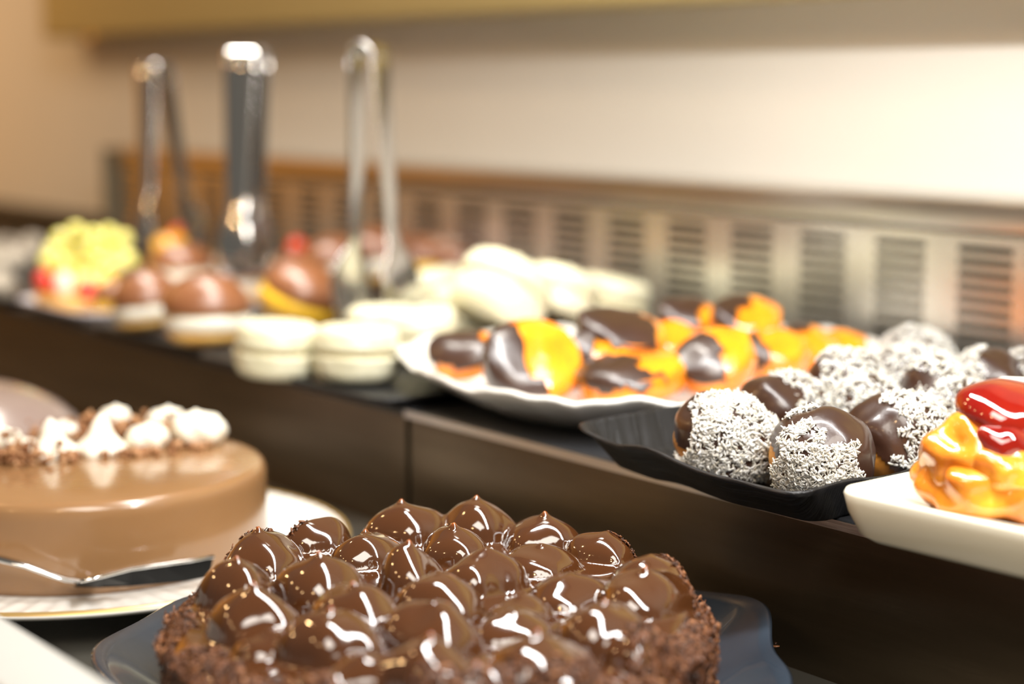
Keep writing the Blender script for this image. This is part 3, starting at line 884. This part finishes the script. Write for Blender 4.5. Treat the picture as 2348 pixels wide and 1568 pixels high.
def lathe(name, prof, m, parent, amp=.0, fr=60, seed=0, loc=(0, 0, 0), rot=(0, 0, 0), nu=48):
    R = []
    for r_, z_ in prof:
        ring = []
        for a_ in np.linspace(0, 2 * PI, nu + 1)[:-1]:
            d_ = amp * noise.noise(Vector((math.cos(a_) * 2 * fr / 20 + seed, math.sin(a_) * 2 * fr / 20, z_ * fr)))
            ring.append(((r_ + d_ * (r_ > .002)) * math.cos(a_), (r_ + d_ * (r_ > .002)) * math.sin(a_), z_ + d_ * .3))
        R.append(np.array(ring))
    o = rings(name, R, m, parent); o.location = loc; o.rotation_euler = rot
    return o


mer0 = thing('sandwich_meringue', 'white sandwich meringue at the left front of the black tray', 'meringue', (0, 0, 0), group=MG)
lathe('bottom_shell', [(s, .019 - z) for s, z in shell_profile(.030, .019)][::-1], m_meringue, mer0, .002, 110, seed=1)
lathe('filling', [(.002, .016), (.0265, .016), (.0275, .0195), (.0278, .023), (.0265, .0255), (.002, .0255)], m_filling, mer0, .0016, 90, seed=2)
lathe('top_shell', [(r_, z + .0235) for r_, z in shell_profile(.030, .017)], m_meringue, mer0, .002, 110, seed=3)
first = True
for (px, py, z, tx, ty, sc, lab) in [
    (633, 862, TZ, 0, 4, 1.0, 'front white sandwich meringue at the left of its black tray'),
    (815, 872, TZ, -3, 2, 1.0, 'front white sandwich meringue, second from the left, below the right-hand tongs'),
    (962, 826, TZ, 0, -3, 1.0, 'white sandwich meringue touching the left tip of the orange-slice dish'),
    (880, 812, TZ, 0, 0, .95, 'white sandwich meringue under the tips of the right-hand tongs'),
    (1075, 770, TZ + .001, 2, 0, 1.05, 'flat white meringue behind the left tip of the white dish'),
    (1190, 762, TZ + .001, 0, 5, 1.05, 'flat white meringue in the middle of the back heap'),
    (1120, 735, TZ + .030, -28, 26, 1.22, 'largest white meringue, tilted up on the back of the heap like an egg'),
    (1262, 735, TZ + .024, -25, 20, 1.02, 'pointed white meringue leaning right of the egg-like one'),
    (1392, 745, TZ + .004, -6, 12, 1.05, 'low white meringue at the right end of the heap by the chocolate slices'),
    (1290, 780, TZ, 0, 0, 1.0, 'white meringue peeking over the back of the orange slices'),
    (1000, 722, TZ + .004, -10, -12, 1.0, 'white meringue just right of the tongs paddle, before the brown puffs')]:
    q = at(px, py - 10, z + .004)
    rot = (math.radians(tx), math.radians(ty), rv)
    if first:
        mer0.location = tuple(q - np.array([0, 0, .004])); mer0.rotation_euler = rot; mer0['label'] = lab; first = False; m_ = mer0
    else:
        m_ = copy_thing(mer0, q - np.array([0, 0, .004]), rot, lab, MG)
    m_.scale = (sc * 1.03,) * 3

# ------------------------------------------------------------------ cream puffs
PG = 'chocolate-topped cream puffs'


def puff(name_lab, px, py, wpx, rot=(0, 0), glaze=m_milk_choc, dz=0.0, cream=True, custard=False, sd=0, hgt=1.0):
    q = at(px, py, TZ + dz); d = float(np.dot(q - CAM, FW)); r = wpx / 2 / F * d * 1.10
    t = thing('cream_puff', name_lab, 'cream puff', q, rv, PG, rx=math.radians(rot[0]), ry=math.radians(rot[1]))
    blob('base_bun', m_dough_pale, r * .92, r * .92, r * .40, t, (0, 0, r * .34), amp=.05, seed=sd, flat=.2)
    lathe('cream_layer', [(.004, r * .42), (r * .92, r * .42), (r * 1.0, r * .55), (r * 1.0, r * .74), (r * .9, r * .84), (.004, r * .84)], m_custard if custard else m_cream, t, .0022, 50, seed=sd)
    blob('top_bun', m_dough_pale if not custard else m_custard, r * .97, r * .97, r * .74 * hgt, t, (0, 0, r * .86), amp=.04, seed=sd + 1, flat=.75)
    blob('chocolate_glaze', glaze, r * .97, r * .97, r * .74 * hgt, t, (0, 0, r * .86), amp=.04, seed=sd + 1, v0=.5, inflate=.0014)
    return t


puff('cream puff in front with thick cream band and glossy chocolate cap, left of the meringues', 478, 796, 182, sd=1, hgt=1.12)
puff('cream puff left of the front one, chocolate cap tilted left', 345, 758, 140, (0, -6), sd=2, hgt=1.25)
puff('cream puff leaning right with yellow custard under its cap, behind the front meringues', 668, 745, 172, (6, 21), sd=3, custard=True, dz=.002)
puff('small chocolate-capped puff with custard, right of the fruit tart', 268, 728, 95, sd=4, custard=True)
puff('brown-glazed puff directly behind the left paddle of the right-hand tongs', 775, 672, 150, sd=5)
puff('brown-glazed puff between the paddles of the right-hand tongs', 872, 650, 150, (4, 0), sd=6, dz=.008)
puff('brown-glazed puff right of the tongs with yellow custard beneath', 972, 655, 130, sd=7, custard=True, dz=.004)
puff('rearmost brown-glazed puff, right end of the back row', 1055, 665, 130, sd=8)
puff('cream puff in the second row between the front puff and the leaning one', 575, 690, 120, sd=9)
puff('cream puff in the second row above the left front one', 420, 672, 130, sd=10)
puff('dark cream puff gripped by the middle tongs', 560, 640, 120, sd=11, glaze=m_dark_choc, dz=.004)

# fruit tarts
ft = thing('fruit_tart', 'fruit tart heaped with pale green grapes over peach slices, strawberries in front', 'fruit tart', at(190, 705, TZ), rv)
TX0 = np.array(ft.location)
lathe('tart_shell', [(.004, 0), (.040, 0), (.046, .012), (.044, .014), (.004, .013)], m_dough_pale, ft, .001, seed=1)


def tartpt(px, py, z):
    """a point of the tart, in its own frame"""
    dep = float(np.dot(TX0 - CAM, FW)) + (z - TZ - .040) * .45 + random.uniform(-.012, .012)
    if z - TZ < .0275: dep -= .030
    q = CAM + ray(px, py) * dep - TX0
    c_, s_ = math.cos(-rv), math.sin(-rv)
    return (q[0] * c_ - q[1] * s_, q[0] * s_ + q[1] * c_, q[2])


gr_me = None
for i, (px, py, dz_) in enumerate([(140, 545, .052), (175, 530, .056), (215, 540, .055), (250, 535, .054), (285, 548, .050), (120, 575, .044), (160, 570, .048), (200, 572, .050), (240, 570, .048), (275, 578, .045), (150, 605, .038), (190, 605, .040), (230, 602, .040), (265, 610, .036), (295, 595, .040), (110, 600, .036)]):
    lp = tartpt(px, py, TZ + dz_)
    if gr_me is None:
        o = blob('grape', m_grape, .0098, .0085, .0085, ft, lp, amp=.03, nu=20, nv=14); gr_me = o.data
    else:
        o = bpy.data.objects.new('grape', gr_me); COL.objects.link(o); o.parent = ft; o.location = lp; o.rotation_euler = (0, random.uniform(-.5, .5), random.uniform(0, 6))
for px, py, dz_ in ((140, 620, .032), (185, 635, .030), (230, 640, .028)):
    blob('peach_slice', m_fruit, .016, .010, .010, ft, tartpt(px, py, TZ + dz_), amp=.06, seed=px, nu=24, nv=14)
blob('strawberry', m_strawberry, .0095, .0085, .0115, ft, tartpt(100, 645, TZ + .026), amp=.05, nu=24, nv=14)
blob('strawberry', m_strawberry, .0115, .010, .013, ft, tartpt(202, 672, TZ + .020), amp=.05, nu=24, nv=14)
blob('cream_dollop', m_cream, .0095, .009, .014, ft, tartpt(146, 655, TZ + .024), amp=.06, nu=24, nv=14)
blob('tart_body', m_dough_pale, .038, .030, .020, ft, (0, 0, .018), amp=.05, nu=32, nv=18)

f2 = thing('fruit_tart', 'small fruit tart with a bright orange peach top, behind the cream puffs', 'fruit tart', at(400, 640, TZ), rv)
lathe('tart_shell', [(.004, 0), (.028, 0), (.033, .014), (.031, .017), (.004, .015)], m_dough_pale, f2, .001, seed=2)
blob('peach_half', m_fruit, .029, .026, .022, f2, (0, 0, .030), amp=.07, seed=3)
blob('red_berry', m_strawberry, .008, .008, .008, f2, (.004, .004, .052), amp=.04, nu=20, nv=12)

f3 = thing('fruit_tart', 'small tart topped with a shiny red berry, right of the middle tongs', 'fruit tart', at(682, 640, TZ), rv)
lathe('tart_shell', [(.004, 0), (.026, 0), (.030, .016), (.028, .019), (.004, .017)], m_dough_pale, f3, .001, seed=3)
blob('cream_dollop', m_milk_choc, .024, .024, .014, f3, (0, 0, .020), amp=.05)
blob('red_berry', mat('red_berry_skin', (.85, .06, .01), .08, coat=1.0), .011, .011, .011, f3, (0, 0, .036), amp=.03, nu=24, nv=16)

# powdered bonbons at the far left
BG = 'powdered bonbons at the far left end'
bb = None
for i, (px, py, dz_, lab) in enumerate([(28, 600, 0, 'right front'), (-30, 610, 0, 'left front'), (60, 590, 0, 'rightmost'), (15, 572, 0, 'back'), (-30, 580, 0, 'back left'), (72, 566, 0, 'back right'), (-5, 655, 0, 'nearest')]):
    q = at(px, py, TZ + .014 + dz_)
    if bb is None:
        bb = thing('powdered_bonbon', '', 'bonbon', q, 0, BG); blob('bonbon_body', m_powder, .019, .019, .017, bb, amp=.08, fr=60, nu=24, nv=14); b_ = bb
    else:
        b_ = copy_thing(bb, q, (0, 0, i * 1.1), '', BG)
    b_['label'] = lab + ' powdered dark bonbon of the heap beside the grape tart'

# ------------------------------------------------------------------ tongs


def tongs(name_label, tips, top, gap_dir, band_dir, wtop, spread, wpad, bend_r, bright=False):
    """tips: point midway between the two tips; top: the bend; gap_dir: unit vector across the two arms; band_dir: across the strip"""
    tips = Vector(tips); top = Vector(top); g = Vector(gap_dir).normalized(); b = Vector(band_dir).normalized()
    t = thing('serving_tongs', name_label, 'tongs', tips)
    Hh = (top - tips)

    def strip(path, widths, thick, cupped=.0):
        v, f = [], []
        n_ = 7
        for i, p in enumerate(path):
            p = Vector(p); tg = (Vector(path[min(i + 1, len(path) - 1)]) - Vector(path[max(i - 1, 0)])).normalized()
            nn = tg.cross(b).normalized()
            for side in (1, -1):
                for k_ in range(n_):
                    s_ = -1 + 2 * k_ / (n_ - 1); s_ = s_ * side
                    v.append((p + b * s_ * widths[i] / 2 + nn * (side * thick / 2 + cupped * (s_ * s_ - .5)))[:])
        m2 = 2 * n_
        for i in range(len(path) - 1):
            for j in range(m2):
                f.append((i * m2 + j, i * m2 + (j + 1) % m2, (i + 1) * m2 + (j + 1) % m2, (i + 1) * m2 + j))
        f.append(tuple(range(m2))[::-1]); f.append(tuple(range((len(path) - 1) * m2, len(path) * m2)))
        return v, f

    Ln = Hh.length
    for s in (1, -1):
        path, wd = [], []
        for k_ in range(25):
            u = k_ / 24      # 0 tip, 1 below bend
            off = (spread / 2) * (1 - u) ** 1.1 + bend_r * u
            bow = .006 * math.sin(PI * min(1, u * 3)) if u < .33 else 0
            path.append((Hh * (u * (1 - bend_r / Ln)) + g * s * (off + bow))[:])
            pad = wpad * (.75 + .25 * math.sin(PI * min(u / .3, 1)))
            narrow = wtop * .62
            wd.append(pad if u < .22 else (pad * (1 - (u - .22) / .08) + narrow * (u - .22) / .08 if u < .30 else narrow + (wtop - narrow) * ((u - .30) / .70)))
        v, f = strip(path, wd, .0014, .0012)
        o = obj('arm', v, f, m_chrome, t)
        o.modifiers.new('bevel', 'BEVEL').width = .0004
    path = []
    up = Hh.normalized()
    c = Hh * (1 - bend_r / Ln)
    for k_ in range(17):
        a_ = PI * k_ / 16
        path.append((c + g * bend_r * math.cos(a_) + up * bend_r * math.sin(a_))[:])
    v, f = strip(path, [wtop] * 17, .0014, 0)
    obj('spring_bend', v, f, m_chrome, t)
    return t


Rv = Vector(RT.tolist()); Hv = Vector(_h.tolist())


def upright(px_tip, py_tip, z_tip, px_top, py_top):
    a_ = at(px_tip, py_tip, z_tip); d = float(np.dot(a_ - CAM, FW)); dr = ray(px_top, py_top); dr = dr * d
    return a_, CAM + dr


a_, b_ = upright(865, 742, TZ + .018, 845, 98)
tongs('right-hand steel tongs seen edge on, paddles resting among the white meringues', a_, b_, Rv * 1.0 - Hv * .65, Hv * 1.0 + Rv * .65, .026, .046, .050, .0125)
a_, b_ = upright(560, 628, TZ + .034, 566, 106)
tongs('middle steel tongs with a broad flat handle seen face on, standing in the cream puffs', a_, b_, Hv * 1.0 + Rv * .38, Rv * 1.0 - Hv * .30, .036, .040, .034, .013)
a_, b_ = upright(388, 580, TZ + .035, 352, 140)
tongs('left-hand steel tongs with spread arms, standing by the peach-topped tart', a_, b_, Rv * .75 + Hv * .7, Rv * .9 - Hv * .6, .031, .062, .034, .011)
